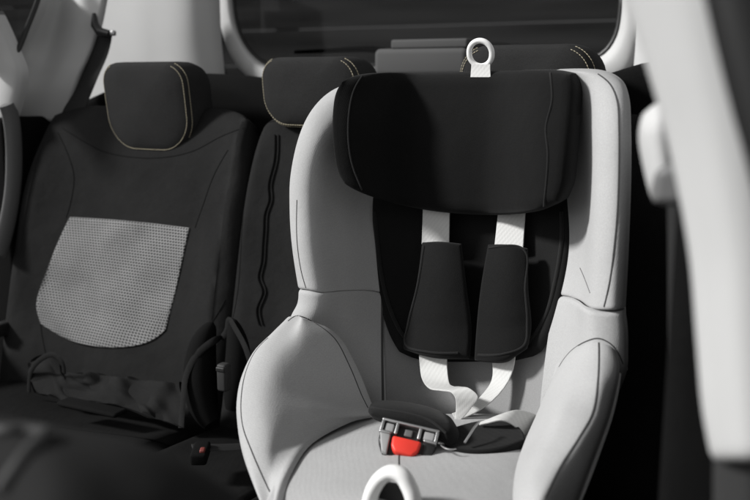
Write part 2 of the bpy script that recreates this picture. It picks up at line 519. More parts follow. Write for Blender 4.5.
# ---- left wing (upper)
lw = []
for (sx, sy, vc, ix, iy, vi) in [
        (352, 82, .145, 430, 80, .115), (331, 91, .17, 425, 90, .118), (313, 108, .205, 410, 105, .125), (299, 136, .245, 392, 135, .130),
        (290.5, 175, .262, 385, 172, .146), (289.5, 205, .272, 378, 205, .155), (291.5, 242, .287, 381, 243, .172), (298.5, 289, .300, 383, 294, .195)]:
    c = PV(sx, sy, vc - .012); i_ = PV(ix, iy, vi)
    o0 = c + [.012, -.15, 0]; o1 = c + [.002, -.04, 0]
    cr = PV(sx + 9, sy + 2, vc); cr2 = PV(sx + 21, sy + 4, vc - .004)
    q1 = lerp(cr2, i_, .28) + [0, -.012, 0]; q2 = lerp(cr2, i_, .66) + [0, -.016, 0]
    lw.append([o0, o1, c, cr, cr2, q1, q2, i_])
P_lw = panel('wing_cover', lw, GREY, S_, n=(44, 44), r=.005, sides='b', thick=.012, sn=(1, 2, 0), back=(0, -1, 0))
# ---- left torso side
lt = []
for (sx, sy, vc, ix, iy, vi) in [
        (298.5, 290, .300, 383, 295, .196), (297.5, 303, .302, 382, 330, .212), (290, 320, .308, 383, 365, .23), (292, 350, .31, 384, 400, .248), (300, 390, .30, 386, 432, .262)]:
    c = PV(sx, sy, vc - .012); i_ = PV(ix, iy, vi)
    o0 = c + [.012, -.15, 0]; o1 = c + [.002, -.04, 0]
    cr = PV(sx + 9, sy + 1, vc); cr2 = PV(sx + 22, sy + 4, vc - .003)
    q1 = lerp(cr2, i_, .28) + [0, -.010, 0]; q2 = lerp(cr2, i_, .66) + [0, -.016, 0]
    lt.append([o0, o1, c, cr, cr2, q1, q2, i_])
P_lt = panel('side_cover', lt, GREY, S_, n=(36, 40), r=.005, sides='t', thick=.012, sn=(1, 2, 0), back=(0, -1, 0))

# ---- left seat bolster: rows run from the top seam to the front
lb = []
for (sx, sy, vc, mx, my, vm, ix, iy, vi) in [
        (287, 321, .320, 301, 316, .326, 318, 324, .320),
        (272, 334, .345, 292, 329, .347, 334, 336, .318),
        (254, 351, .375, 278, 352, .385, 352, 368, .310),
        (241, 378, .41, 270, 382, .42, 365, 400, .308),
        (236.5, 403, .44, 268, 408, .45, 371, 414, -.391),
        (237.5, 427, .462, 268, 430, .472, 345, 421, -.389),
        (243, 455, .49, 266, 455, .498, 306, 442, -.386),
        (254, 484, .52, 268, 482, .524, 284, 472, -.383),
        (268, 512, .55, 272, 508, .55, 274, 502, -.38)]:
    c = PV(sx, sy, vc); m_ = PV(mx, my, vm); i_ = PV(ix, iy, vi) if vi > 0 else PW(ix, iy, vi)
    o0 = c + [.01, -.16, -.03]; o1 = c + [-.001, -.03, -.004]
    kb = min(1, max(0, (450 - iy) / 45)); q1 = lerp(m_, i_, .33) + np.array([0, .012, .004]) * kb; q2 = lerp(m_, i_, .7) + np.array([0, .008, .003]) * kb
    lb.append([o0, o1, c, lerp(c, m_, .5) + [-.004, .006, 0.003], m_, q1, q2, i_])
P_lb = panel('bolster_cover', lb, GREY, S_, n=(44, 44), r=.005, sides='r', thick=.012, sn=(1, 2, .5), back=(.2, -.9, -.4))

# ---- seat cushion
cu = []
for (py, xs, w_) in [
        (414, (346, 405, 455, 505, 548), -.398), (424, (342, 402, 455, 508, 542), -.393), (433, (328, 392, 455, 510, 535), -.389),
        (446, (298, 380, 450, 502, 530), -.386), (470, (277, 370, 440, 492, 527), -.382), (500, (264, 350, 428, 482, 526), -.379)]:
    row = []
    for j, x in enumerate(xs):
        row.append(PW(x - (9 if j == 0 and py < 460 else 0), py, w_ + (-.012, .002, .004, .002, -.004)[j]))
    cu.append(row)
last = np.array(cu[-1])
cu.append(list(last + [0, .03, -.008])); cu.append(list(last + [0, .045, -.05])); cu.append(list(last + [0, .045, -.13]))
P_cu = panel('seat_cushion', cu, GREY, S_, n=(44, 44), r=.005, sides='lr', thick=.03, sn=(0, .4, 1))

# ---- lower back behind the insert
G = coons([(376, 200), (465, 200), (568, 200)], [(384, 432), (455, 432), (540, 432)], [(376, 200), (381, 300), (384, 432)], [(568, 200), (558, 300), (540, 432)],
          lambda s, t, px, py: vback(py) - .028 * math.sin(math.pi * s))
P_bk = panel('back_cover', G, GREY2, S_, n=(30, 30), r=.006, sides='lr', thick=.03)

# ---- right wing
rw = []
for (sx, sy, vc, ix, iy, vi) in [
        (560, 69, .165, 500, 76, .115), (600, 70, .185, 515, 85, .118), (619, 79, .20, 530, 100, .122), (627, 97, .222, 545, 125, .130),
        (629, 130, .245, 556, 160, .140), (629, 180, .262, 560, 205, .155), (627, 240, .282, 563, 250, .172), (623.5, 309, .300, 556, 296, .195)]:
    c = PV(sx, sy, vc - .020); i_ = PV(ix, iy, vi)
    o1 = c + [-.010, -.02, 0]; o0 = c + [-.09, -.13, 0]
    cr0 = PV(sx - 4, sy + 1, vc - .007); cr = PV(sx - 12, sy + 2, vc); cr2 = PV(sx - 30, sy + 3 if sy < 290 else sy + 1, vc - .008)
    q1 = lerp(cr2, i_, .45) + [0, -.012, 0]; q2 = lerp(cr2, i_, .8) + [0, -.010, 0]
    rw.append([i_, q2, q1, cr2, cr, cr0, c, o1, o0])
P_rw = panel('wing_cover', rw, GREY, S_, n=(44, 44), r=.005, sides='b', thick=.012, sn=(-1, 2, 0), back=(0, -1, 0))
# ---- right torso side
rt = []
for (sx, sy, vc, ix, iy, vi) in [
        (623, 311, .300, 556, 297, .196), (625.5, 330, .305, 550, 325, .212), (626, 352, .308, 545, 360, .23), (625, 372, .306, 541, 395, .246), (618, 392, .29, 538, 432, .262)]:
    c = PV(sx, sy, vc - .020); i_ = PV(ix, iy, vi)
    o1 = c + [-.010, -.02, 0]; o0 = c + [-.09, -.13, 0]
    cr0 = PV(sx - 4, sy + 1, vc - .007); cr = PV(sx - 20, sy + 2, vc); cr2 = PV(sx - 36, sy - 1, vc - .004)
    q1 = lerp(cr2, i_, .4) + [0, -.008, 0]; q2 = lerp(cr2, i_, .75) + [0, -.010, 0]
    rt.append([i_, q2, q1, cr2, cr, cr0, c, o1, o0])
P_rt = panel('side_cover', rt, GREY, S_, n=(36, 40), r=.005, sides='t', thick=.012, sn=(-1, 2, 0), back=(0, -1, 0))

# ---- right bolster: one padded roll from its inner face over the crest to its outer face
rb = []
for (ix, iy, vi, mx, my, vm, cx, cy, vc, ex, ey, ve) in [
        (567, 356, .243, 583, 343, .280, 598, 338.5, .294, 612, 345, .294),
        (563, 362, .252, 581, 349, .300, 598.5, 345, .312, 615, 352, .308),
        (556, 374, .260, 576, 363, .326, 599, 360, .340, 618, 365, .326),
        (547, 393, .270, 569, 383, .362, 597.5, 381, .377, 616, 383, .354),
        (537, 416, .285, 559, 407, .402, 592, 412, .410, 608, 416, .388),
        (526, 441, -.385, 548, 436, .438, 579, 438, .447, 597, 446, .424),
        (517, 471, -.382, 535, 462, .478, 561, 466, .488, 583, 482, .464),
        (515, 501, -.380, 528, 495, .528, 545, 498, .535, 572, 512, .49),
        (518, 521, -.379, 528, 520, .55, 537, 522, .555, 560, 535, .52)]:
    i_, m_, c, e = (PV(ix, iy, vi) if vi > 0 else PW(ix, iy, vi)), PV(mx, my, vm), PV(cx, cy, vc), PV(ex, ey, ve)
    rb.append([i_ + [.012, -.03, -.012], i_, lerp(i_, m_, .5) + [-.002, .008, .002], m_, lerp(m_, c, .5) + [0, .003, .002], c,
               lerp(c, e, .5) + [.002, .004, .002], e, e + [-.012, -.02, -.005], e + [-.09, -.10, -.03]])
P_rb = panel('bolster_cover', rb, GREY, S_, n=(50, 50), r=.004, sides='', thick=.010, sn=(-.3, 2, .5), back=(0, -.95, -.3))
P_ro = P_rb
seam([P_rb, P_rt], [(559, 367), (566, 356.5), (574, 348.5), (586, 341.5), (598, 338.5), (610, 343.5), (618, 353), (623, 364)], .0008)
seam([P_rb, P_ro], [(598.5, 338), (599, 352), (598, 380), (593, 412), (579, 438), (561, 466), (545, 498)], .0010)
# ---- white shell edge
sh = np.array([PV(x, y, v) for x, y, v in [(627.5, 97, .185), (629.5, 130, .21), (629.5, 180, .225), (627.5, 240, .245), (624, 300, .265), (626, 340, .27), (626, 370, .27)]])
sh = spline(sh, np.linspace(0, 1, 60))
tube('shell_rim', sh, .0018, WHITEP, S_, flat=1.0, seg=10)
sh = np.array([PV(x, y, v) for x, y, v in [(618.5, 374, .318), (616, 392, .335), (610, 417, .358), (600, 446, .396), (586, 483, .438), (572, 516, .48)]])
sh = spline(sh, np.linspace(0, 1, 50))
tube('shell_rim', sh, .0028, WHITEP, S_, seg=10)

# ---- outer shell behind everything (white plastic tub)
tub = []
for (w_, v0, v1, uw) in [(-.02, .02, .09, .10), (-.15, .03, .11, .125), (-.3, .05, .17, .145), (-.42, .07, .26, .145), (-.50, .10, .32, .12), (-.55, .12, .38, .11)]:
    r_ = []
    for a in np.linspace(-1, 1, 9):
        uu = .352 + uw * np.sign(a) * min(1, abs(a) * 1.6)
        vv = v0 + (v1 - v0) * max(0, (abs(a) - .55) / .45)
        r_.append((uu, vv, w_))
    tub.append(r_)
panel('shell', tub, WHITEP, S_, n=(20, 28), r=.004, sides='', thick=.004)

seam([P_rw], [(598, 74), (610, 84), (617, 100), (619, 130), (618, 200), (615, 240), (610, 280), (604, 307)], .0010)
seam([P_rw], [(580, 268), (584, 277), (590, 293)], .0007)  # a crease, not a seam: its shade drawn as a dark line
seam([P_lw], [(297, 200), (297, 240), (301, 270), (306, 288)], .0008)
seam([P_lb, P_lt], [(288, 321), (296, 316), (303, 317), (318, 325), (335, 339), (350, 367), (362, 396), (368, 408)], .0008)
seam([P_lt, P_bk], [(382, 300), (382, 345), (383, 402)], .0016)
seam([P_lb], [(268, 338), (255, 352), (245, 375), (241, 403), (243, 427), (252, 452), (265, 482), (270, 492)], .0008)
seam([P_cu], [(400, 446), (399, 455), (399, 466)], .0009)

# ---- black insert in the back
def v_ins(s, t, px, py):
    return vback(py) + .010 - .034 * (1 - (2 * s - 1) ** 2)
G = coons([(373, 196), (400, 194), (467, 196), (540, 195), (566, 194)], [(405, 345), (430, 358), (470, 362), (512, 359), (534, 345)],
          [(373, 196), (373, 240), (379, 285), (390, 322), (405, 345)], [(566, 194), (566, 240), (559, 285), (550, 318), (534, 345)], v_ins, n=(16, 16))
P_in = panel('back_insert', G, BLACKF, S_, n=(34, 34), r=.007, sides='tblr', thick=.012)
Pq, Nq = trace([P_in], [(375, 212), (377, 240), (383, 284), (394, 320), (408, 342), (432, 354), (470, 358), (511, 355), (530, 342), (546, 316), (555, 284), (562, 240), (562, 212)], 120, .0008)
tube('piping', Pq, .0024, PIPE, S_, P_in.o, seg=8)

# ---- headrest of the child seat: wrap around cushion
def v_head(s, t, px, py):
    x = 2 * s - 1
    q = min(1, max(0, (abs(x) - .28) / .58)); cup = .020 + .078 * q * q * (3 - 2 * q) + .012 * max(0, abs(x) - .86) / .14
    return vback(py) + cup + .012 * math.sin(math.pi * t) + .02 * max(0, -x) ** 2 * (1 - t)
G = coons([(340, 80), (350, 75), (372, 72.5), (430, 72), (500, 70.5), (553, 70), (567, 73)], [(341, 185), (352, 192.5), (368, 199), (388, 205), (430, 213.5), (497, 217), (538, 212), (556, 203)],
          [(340, 80), (331, 92), (327, 112), (327.5, 146), (332, 170), (341, 185)], [(567, 73), (571, 84), (570, 110), (566, 160), (563, 186), (556, 203)], v_head, n=(18, 22))
P_hd = panel('headrest', G, HEADB, S_, n=(40, 50), r=.020, k=1.0, sides='tblr', thick=.05, back=(0, -1, 0))
seam([P_hd], [(362, 76), (353, 92), (348, 125), (351, 160), (362, 190)], .0012, PIPE, lift=.0004)
seam([P_hd], [(550, 73), (552, 100), (546, 128), (548, 155), (544, 206)], .0012, PIPE, lift=.0004)

# ---- pull ring and tab on top of the headrest
c = PV(480.5, 54, .12)
ang = np.linspace(0, 2 * math.pi, 48, endpoint=False)
ring = np.array([c + [.0152 * math.sin(a) * (1 + .0), 0.004 * math.cos(a), .0150 * math.cos(a) + (.0015 if math.cos(a) > 0 else 0)] for a in ang])
tube('pull_ring', ring, .0036, WHITEP, S_, closed=True, ref=(0, 1, 0), seg=12)
tb = np.array([[PV(471.5, 64, .124), PV(490, 64, .124)], [PV(471, 70, .126), PV(490, 70, .126)], [PV(470.5, 77, .13), PV(490.5, 77, .13)]])
panel('pull_tab', tb, STRAP, S_, n=(8, 8), r=.001, sides='', thick=.002)

# ---- harness
def ribbon(name, edges, mat=STRAP, thick=.0016, n=40, parent=None, th=None):
    g = np.array([[PV(a, b, c), (PV(a, b, c) + PV(d, e, f)) / 2, PV(d, e, f)] for a, b, c, d, e, f in edges])
    return panel(name, g, mat, th or S_, parent, n=(n, 6), r=.0012, k=.5, sides='lr', thick=thick)
ribbon('shoulder_strap', [(423, 196, .152, 450, 196, .150), (422.5, 215, .161, 449.5, 215, .159), (421.5, 244, .178, 449, 244, .176)])
ribbon('shoulder_strap', [(499, 196, .150, 526, 196, .152), (497.5, 215, .160, 525, 215, .162), (494, 248, .177, 523, 248, .179)])
ribbon('lower_strap', [(418.5, 346, .225, 446.5, 346, .225), (419.5, 365, .232, 447, 366, .232), (422, 379, .245, 449, 382, .245), (429, 387.5, .262, 453.5, 386, .256),
                       (440, 389.5, .275, 461, 386.5, .268), (450, 391.5, .284, 470, 388.5, .276), (455, 398, .286, 478, 397, .278), (456, 408, .287, 471, 408.5, .282), (454, 421, .292, 460, 421, .290)], n=60)
ribbon('lower_strap', [(489, 352, .226, 515.5, 352, .226), (492.5, 368, .232, 513, 369, .233), (491, 381, .240, 507, 383, .243), (484, 392, .250, 496, 397, .254), (474, 402, .260, 482, 408.5, .265), (463, 409, .270, 468, 416, .277), (452, 413, .280, 456, 420, .287)], n=50)
ribbon('lap_strap', [(548, 428, .27, 538, 448, .29), (538, 416, .285, 531, 441, .300), (527, 411.5, .298, 523, 434, .312), (514, 410, .312, 511, 423.5, .328), (500, 414, .325, 500, 419.8, .336), (486, 419.5, .334, 487, 422.5, .340), (478, 422, .338, 479, 424.5, .342)], n=50)

# ---- shoulder pads
def pad(top, bottom, left, right, dv):
    f = lambda s, t, px, py: vback(py) + dv + .010 * math.sin(math.pi * min(1, t * 1.2 + .1)) + .011 * math.sin(math.pi * s)
    G = coons(top, bottom, left, right, f, n=(12, 10))
    return panel('shoulder_pad', G, BLACKP, S_, n=(30, 20), r=.007, sides='tblr', thick=.014)
PA = pad([(420, 241), (440, 240), (463, 242)], [(401, 349), (425, 356), (470, 358)], [(420, 241), (414, 285), (404, 325), (401, 349)], [(463, 242), (468, 290), (472, 330), (470, 358)], .012)
PB = pad([(486, 243), (510, 243), (530, 247)], [(472, 360), (505, 360), (529, 349)], [(486, 243), (478, 290), (474, 330), (472, 360)], [(530, 247), (530, 290), (533, 325), (529, 349)], .014)
for Pn, pts in ((PA, [(424, 246), (418, 285), (409, 322), (406, 345), (428, 352), (458, 353)]), (PB, [(489, 248), (524, 250), (525, 290), (527, 322), (524, 345), (504, 354), (478, 355)])):
    Pq, Nq = trace([Pn], pts, 70, .0003)
    tube('piping', Pq, .0015, PIPE, S_, Pn.o, seg=6)

# ---- crotch pad and buckle
G = coons([(368, 405), (378, 400), (405, 401), (432, 407), (449, 415)], [(369, 414), (385, 420), (410, 425), (432, 433), (447, 444)],
          [(368, 405), (366, 410), (369, 414)], [(449, 415), (455, 430), (447, 444)],
          lambda s, t, px, py: .35 + .055 * t + .012 * math.sin(math.pi * t), n=(10, 14))
P_cp = panel('crotch_pad', G, BLACKP, S_, n=(22, 34), r=.010, sides='tblr', thick=.016, puff=.003, back=(0, -.75, -.65))
Pq, Nq = trace([P_cp], [(371, 408), (385, 410.5), (408, 414), (430, 421), (446, 433)], 40, .0003)
tube('piping', Pq, .0014, PIPE, S_, P_cp.o, seg=6)

# buckle frame directions
bl = PV(381, 427, .425); br = PV(437, 440, .41)
ex = (br - bl); bw = np.linalg.norm(ex); ex /= bw
ey = np.array([0, .80, -.60]); ey -= ex * (ex @ ey); ey /= np.linalg.norm(ey)     # towards the front and down
ez = np.cross(ex, ey); ez = ez if ez[2] > 0 else -ez
BB = bl
def bp_(a, b, c_): return BB + ex * (a * bw) + ey * b + ez * c_
def bbox(name, a0, a1, b0, b1, c0, c1, mat, parent=None, bev=.0012):
    v, f = box_mesh(np.array([a0 * bw, b0, c0]), np.array([a1 * bw, b1, c1]), bev)
    v = [BB + ex * p[0] + ey * p[1] + ez * p[2] for p in np.array(v)]
    return fix_normals(link(name, v, f, mat, S_, parent, auto=40))
def bpoly(name, outline, c0, c1, mat, parent=None, bev=.0012):
    import bmesh
    bm = bmesh.new()
    lo = [bm.verts.new((a * bw, b, c0)) for a, b in outline]; hi = [bm.verts.new((a * bw, b, c1)) for a, b in outline]
    bm.faces.new(lo[::-1]); bm.faces.new(hi)
    for i in range(len(lo)):
        j = (i + 1) % len(lo); bm.faces.new((lo[i], lo[j], hi[j], hi[i]))
    bmesh.ops.bevel(bm, geom=list(bm.edges), offset=bev, segments=3, profile=.5, affect='EDGES')
    bm.verts.index_update()
    v = [BB + ex * q.co.x + ey * q.co.y + ez * q.co.z for q in bm.verts]; f = [tuple(x.index for x in q.verts) for q in bm.faces]
    bm.free()
    return fix_normals(link(name, v, f, mat, S_, parent, auto=40))
bk = bpoly('buckle', [(-.02, -.012), (1.02, -.012), (1.0, .012), (.86, .030), (.16, .030), (.0, .012)], -.016, -.004, BLACKPL, bev=.003)
# silver rim round two slots
bbox('buckle_rim', -.01, 1.01, -.0105, -.0075, -.005, .003, STEEL, bk)
bbox('buckle_rim', -.01, .20, .0035, .0065, -.005, .003, STEEL, bk)
bbox('buckle_rim', .78, 1.01, .0035, .0065, -.005, .003, STEEL, bk)
for a in (-.01, .25, .66, .955):
    bbox('buckle_rim', a, a + .055, -.008, .005, -.005, .0025, STEEL, bk)
bbox('buckle_tongue', .07, .22, -.0065, .003, -.005, .0005, MIDGREY, bk)
bbox('buckle_tongue', .76, .94, -.0065, .003, -.005, .0005, MIDGREY, bk)
bbox('latch', .42, .56, -.005, .003, -.006, -.0015, GREYPL, bk)
bpoly('release_button', [(.24, .007), (.76, .007), (.74, .019), (.66, .0255), (.34, .0255), (.26, .019)], -.010, .003, REDP, bk, bev=.0028)
bpoly('buckle_shield', [(.0, .004), (.2, .006), (.22, .028), (.12, .026)], -.008, .001, MIDGREY, bk)
bpoly('buckle_shield', [(.8, .006), (1.0, .004), (.98, .024), (.8, .030)], -.012, -.002, BLACKPL, bk)

# loose tongue of the lap strap
tg = np.array([PV(x, y, v) for x, y, v in [(479, 422, .365), (474, 428, .378), (469, 436, .388), (464.5, 443, .396)]])
tube('strap_tongue', tg, .0014, STEEL, S_, seg=8)
G = coons([(448, 428), (475, 420), (500, 418), (517, 423)], [(445, 447), (470, 452), (500, 449), (526, 440)], [(448, 428), (444, 438), (445, 447)], [(517, 423), (524, 431), (526, 440)],
          lambda s, t, px, py: -.374 - .004 * t, n=(8, 10), plane=PW)
panel('lap_pad', G, BLACKP, S_, n=(16, 22), r=.006, sides='tblr', thick=.012, sn=(0, .4, 1), back=(0, -.3, -1))
tube('lap_pad_edge', spline(np.array([PW(x, y, -.372) for x, y in [(441, 445.5), (446, 448.5), (451, 449.5), (456, 449)]]), np.linspace(0, 1, 16)), .0009, STEEL, S_, seg=6)

# ---- front adjuster ring
hp = [(368, 520), (370, 500), (374, 488), (382, 477), (392, 472.5), (402, 476), (409, 487), (413.5, 500), (415, 520)]
P = spline(np.array([PV(x, y, .552 + .002 * math.sin(i)) for i, (x, y) in enumerate(hp)]), np.linspace(0, 1, 60))
P2 = np.concatenate([P, spline(np.array([P[-1], P[-1] + [-.012, 0, -.02], (P[0] + P[-1]) / 2 + [0, 0, -.028], P[0] + [.012, 0, -.02], P[0]]), np.linspace(0, 1, 26))[1:-1]])
tube('adjuster_ring', P2, .0068, WHITEP, S_, closed=True, ref=(0, 1, 0), flat=1.3, seg=14)
cen = PV(392, 506, .543)
dish = np.array([[cen + [.015 * a * 1.0, 0, .020 * (1 - t * 2)] for a in np.linspace(-1, 1, 5)] for t in np.linspace(0, 1, 5)])
panel('adjuster_recess', dish, BLACKPL, S_, n=(8, 8), r=.003, sides='tblr', thick=.006)

# ================================================================== the car's rear seats
def headrest(th, cu_, cw, wd, ht, dp, rb_, rt_, mat, v0):
    """Padded head restraint with a rounded bottom, taper to the back and a double row of stitches."""
    def outline(sc_, n=72):
        a, b = wd / 2 * sc_, ht / 2 * sc_
        pts = []
        def corner(cx, cy, r, a0, a1, m):
            for q in np.linspace(a0, a1, m): pts.append((cx + r * math.cos(q), cy + r * math.sin(q)))
        rB, rT = rb_ * sc_, rt_ * sc_
        pi = math.pi
        corner(-a + rT, b - rT, rT, pi / 2, pi, 10); corner(-a + rB, -b + rB, rB, pi, 1.5 * pi, 16)
        corner(a - rB, -b + rB, rB, 1.5 * pi, 2 * pi, 16); corner(a - rT, b - rT, rT, 0, pi / 2, 10)
        return np.array(pts)
    rings = [(.05, .010), (.3, .0095), (.55, .0085), (.8, .006), (.93, .003), (.98, .0005), (1.0, -.004), (1.02, -.012), (1.035, -.035), (1.03, -.06), (.98, -.082), (.88, -.098), (.7, -.108), (.4, -.113), (.05, -.114)]
    verts, faces = [], []
    m = None
    for (s, v) in rings:
        o = outline(s); m = len(o)
        for x, z in o:
            lean = -.12 * (z) # leans with the seat
            verts.append((cu_ + x, v0 + v * dp / .114 - lean * 1.0 - .004 * (x / (wd / 2)) ** 2, cw + z))
    for i in range(len(rings) - 1):
        for j in range(m):
            k = (j + 1) % m
            faces.append((i*m+j, i*m+k, (i+1)*m+k, (i+1)*m+j))
    faces.append(tuple(range(m))); faces.append(tuple((len(rings)-1)*m + j for j in range(m - 1, -1, -1)))
    hd = fix_normals(link('headrest', verts, faces, mat, th, auto=60))
    ms = []
    for s, v in ((.955, .0025), (1.012, -.006)):
        o = outline(s)[2:-2]
        P = np.array([(cu_ + x, v0 + v * dp / .114 + .12 * z - .004 * (x / (wd / 2)) ** 2, cw + z) for x, z in o])
        P = even(P, 220)
        N = np.repeat([[0, 1., 0]], len(P), 0)
        if s > 1:
            c0 = np.array([cu_, v0, cw]); N = P - c0; N[:, 1] = .02; N /= np.linalg.norm(N, axis=1, keepdims=True)
        ms.append(dashes(P, N, .0034, .0010, .0005))
    v, f = join(ms)
    fix_normals(link('stitching', v, f, THREAD, th, hd))
    for dx in (-.045, .045):
        tube('headrest_post', np.array([[cu_ + dx, v0 - .055, cw - ht / 2 + .02], [cu_ + dx, v0 - .06, cw - ht / 2 - .08]]), .006, STEEL, th, seg=12)
    return hd

def backrest(th, u0, u1, wtop, bol, v0=-.02, name='backrest', wr=.0015, seed=2, sl0=0.0, sl1=0.0):
    pts = []
    for w_ in (wtop - .0, wtop - .015, wtop - .06, wtop - .16, wtop - .28, wtop - .40, wtop - .52, wtop - .62):
        row = []
        for x in (0, .07, .18, .35, .5, .65, .82, .93, 1):
            e = abs(2 * x - 1)
            bz = bol * max(0, (e - .45) / .55) ** 1.5
            vv = v0 + (wtop - w_) * .25 + bz
            vv += -.03 * max(0, 1 - (wtop - w_) / .03)
            dip = .012 * max(0, e - .75) / .25 if w_ > wtop - .1 else 0
            d = (wtop - w_)
            ua = u0 - sl0 * min(1, d / .2); ub = u1 + sl1 * min(1, d / .2)
            row.append((ua + (ub - ua) * x, vv, w_ - dip * 2))
        pts.append(row)
    return panel(name, pts, CARF, th, n=(40, 34), r=.03, k=.9, sides='tlr', thick=.07, wrinkle=wr, wseed=seed, wcells=(9, 7))

# --- left seat
wl_top = PV(150, 101, -.03)[2]
sl = thing('rear_seat', 'dark cloth rear seat at the left with a pale net panel on its backrest', 'car seat', (-.34, .1, -.75), 'rear seats of the car')
B_l = backrest(sl, -.572, -.112, wl_top, .028, sl0=.03, seed=4)
hc = PV(143, 108, .03)
headrest(sl, hc[0] - .012, hc[2],   .182, .150, .095, .060, .034, HEADF, .012)
for pts in ([(58, 133), (70, 160), (74, 178), (70, 205), (66, 218)], [(62, 128), (85, 142), (105, 152), (150, 158), (190, 152), (222, 136), (243, 128)],
            [(228, 150), (214, 175), (203, 205), (195, 228)], [(40, 318), (42, 335), (46, 356)], [(225, 300), (212, 322), (196, 340), (188, 352)]):
    seam([B_l], pts, .0011, SEAM, th=sl, n=40)
# net panel
def lay(pan, top, bottom, left, right, lift, n=(18, 18)):
    T, B = even(top, n[1]), even(bottom, n[1]); Lc, Rc = even(left, n[0]), even(right, n[0])
    G = np.zeros((n[0], n[1], 3))
    for i, t in enumerate(np.linspace(0, 1, n[0])):
        for j, s in enumerate(np.linspace(0, 1, n[1])):
            p = (1-t)*T[j] + t*B[j] + (1-s)*Lc[i] + s*Rc[i] - ((1-s)*(1-t)*T[0] + s*(1-t)*T[-1] + (1-s)*t*B[0] + s*t*B[-1])
            h = hit(pan, p[0], p[1])
            G[i, j] = h[0] + h[1] * lift if h else PV(p[0], p[1], .06)
    return G
G = lay([B_l], [(71, 217), (130, 221), (190, 228)], [(42, 324), (72, 341), (112, 348), (150, 342), (166, 330)],
        [(71, 217), (57, 245), (44, 280), (37, 304), (42, 324)], [(190, 228), (184, 255), (175, 295), (166, 330)], .0030)
panel('net_panel', G, NET, sl, n=(30, 30), r=.002, sides='tblr', thick=.003, wrinkle=.0009, wseed=8, wcells=(5, 6))

def cushion(th, u0, u1, w0, seed, v1=.60):
    pts = []
    for v_ in (.10, .14, .25, .38, .5, v1 - .03, v1, v1 + .005):
        row = []
        for x in (0, .08, .25, .5, .75, .92, 1):
            w_ = w0 + .012 * math.sin(math.pi * min(1, max(0, (v_ - .08) / .5))) - .006 * (1 - abs(2*x-1)) + (v_ - .1) * .06
            if v_ > v1 - .04: w_ -= {0: .012, 1: .05, 2: .13}[int(round((v_ - (v1 - .03)) / .03)) if v_ <= v1 else 2]
            row.append((u0 + (u1 - u0) * x, v_, w_))
        pts.append(row)
    return panel('seat_cushion', pts, CUSHF, th, n=(34, 30), r=.02, sides='tlr', thick=.08, wrinkle=.002, wseed=seed, sn=(0, .3, 1))
WC = -.545
C_l = cushion(sl, -.58, -.112, WC, 11)
# gathered cover skirt along the foot of the backrest
sk = coons([(30, 362), (48, 355), (60, 362), (64, 370), (100, 374), (140, 380), (181, 382)], [(34, 392), (52, 396), (66, 402), (100, 402), (130, 408), (155, 418), (183, 428)],
           [(30, 362), (30, 378), (34, 392)], [(181, 382), (182, 405), (183, 428)],
           lambda s, t, px, py: .165 + .045 * t + .002 * math.sin(s * 23 + 3 * t), n=(10, 44))
panel('cover_skirt', sk, SKIRTF, sl, n=(40, 120), r=.002, sides='b', thick=.002, wrinkle=.0036, wseed=35, wcells=(3, 15))
lp = spline(np.array([PV(x, y, v) for x, y, v in [(29, 392, .19), (31, 372, .195), (40, 360, .20), (54, 355, .205), (62, 362, .205), (64, 373, .20)]]), np.linspace(0, 1, 40))
tube('cover_loop', lp, .0045, CARF, sl, ref=(0, 1, 0), flat=.25, seg=8)
lp = spline(np.array([PV(x, y, v) for x, y, v in [(181, 428, .21), (183, 400, .195), (186, 376, .18), (196, 356, .165), (212, 342, .15), (222, 338, .13)]]), np.linspace(0, 1, 40))
tube('cover_loop', lp, .0055, CARF, sl, ref=(0, 1, 0), flat=.25, seg=8)
lo = PV(66, 402, .24); hi_ = PV(118, 413, .255)
box('anchor_bar', (lo[0], .232, hi_[2]), (hi_[0], .262, lo[2]), CARF2, sl, bev=.005)
# edge piping of the cushion cover
Pq, Nq = trace([C_l], [(60, 428), (90, 432), (125, 436), (150, 440), (170, 446)], 40, .0006)
if len(Pq) > 3: tube('piping', Pq, .0016, CARF2, sl, seg=6)

# --- middle seat
wm_top = PV(290, 110, -.02)[2]
smid = thing('rear_seat', 'narrow dark middle rear seat with a wavy zip down its backrest, beside the child seat', 'car seat', (0, .1, -.75), 'rear seats of the car')
B_m = backrest(smid, -.106, .106, wm_top, .012, seed=6, v0=-.01)
hc = PV(308, 90, .03)
headrest(smid, hc[0] - .012, hc[2] - .004, .172, .106, .105, .046, .034, HEADF, .012)
for pts in ([(262, 122), (250, 160), (243, 220), (238, 290), (233, 318)], [(262, 126), (275, 121), (292, 124)]):
    seam([B_m], pts, .0011, SEAM, th=smid, n=40)
zp = [(277, 135), (275, 160), (272, 185), (270, 200), (266, 215), (267, 230), (263, 245), (264, 262), (261, 278), (263, 292), (260, 310), (261, 325)]
for dx in (-1.7, 1.7):
    Pq, Nq = trace([B_m], [(x + dx + 1.6 * math.sin(i * 2.3), y) for i, (x, y) in enumerate(zp)], 90, .0016)
    tube('zip', Pq, .0012, CARF2 if dx < 0 else CARF, smid, seg=6)
C_m = cushion(smid, -.106, .106, WC - .005, 13)
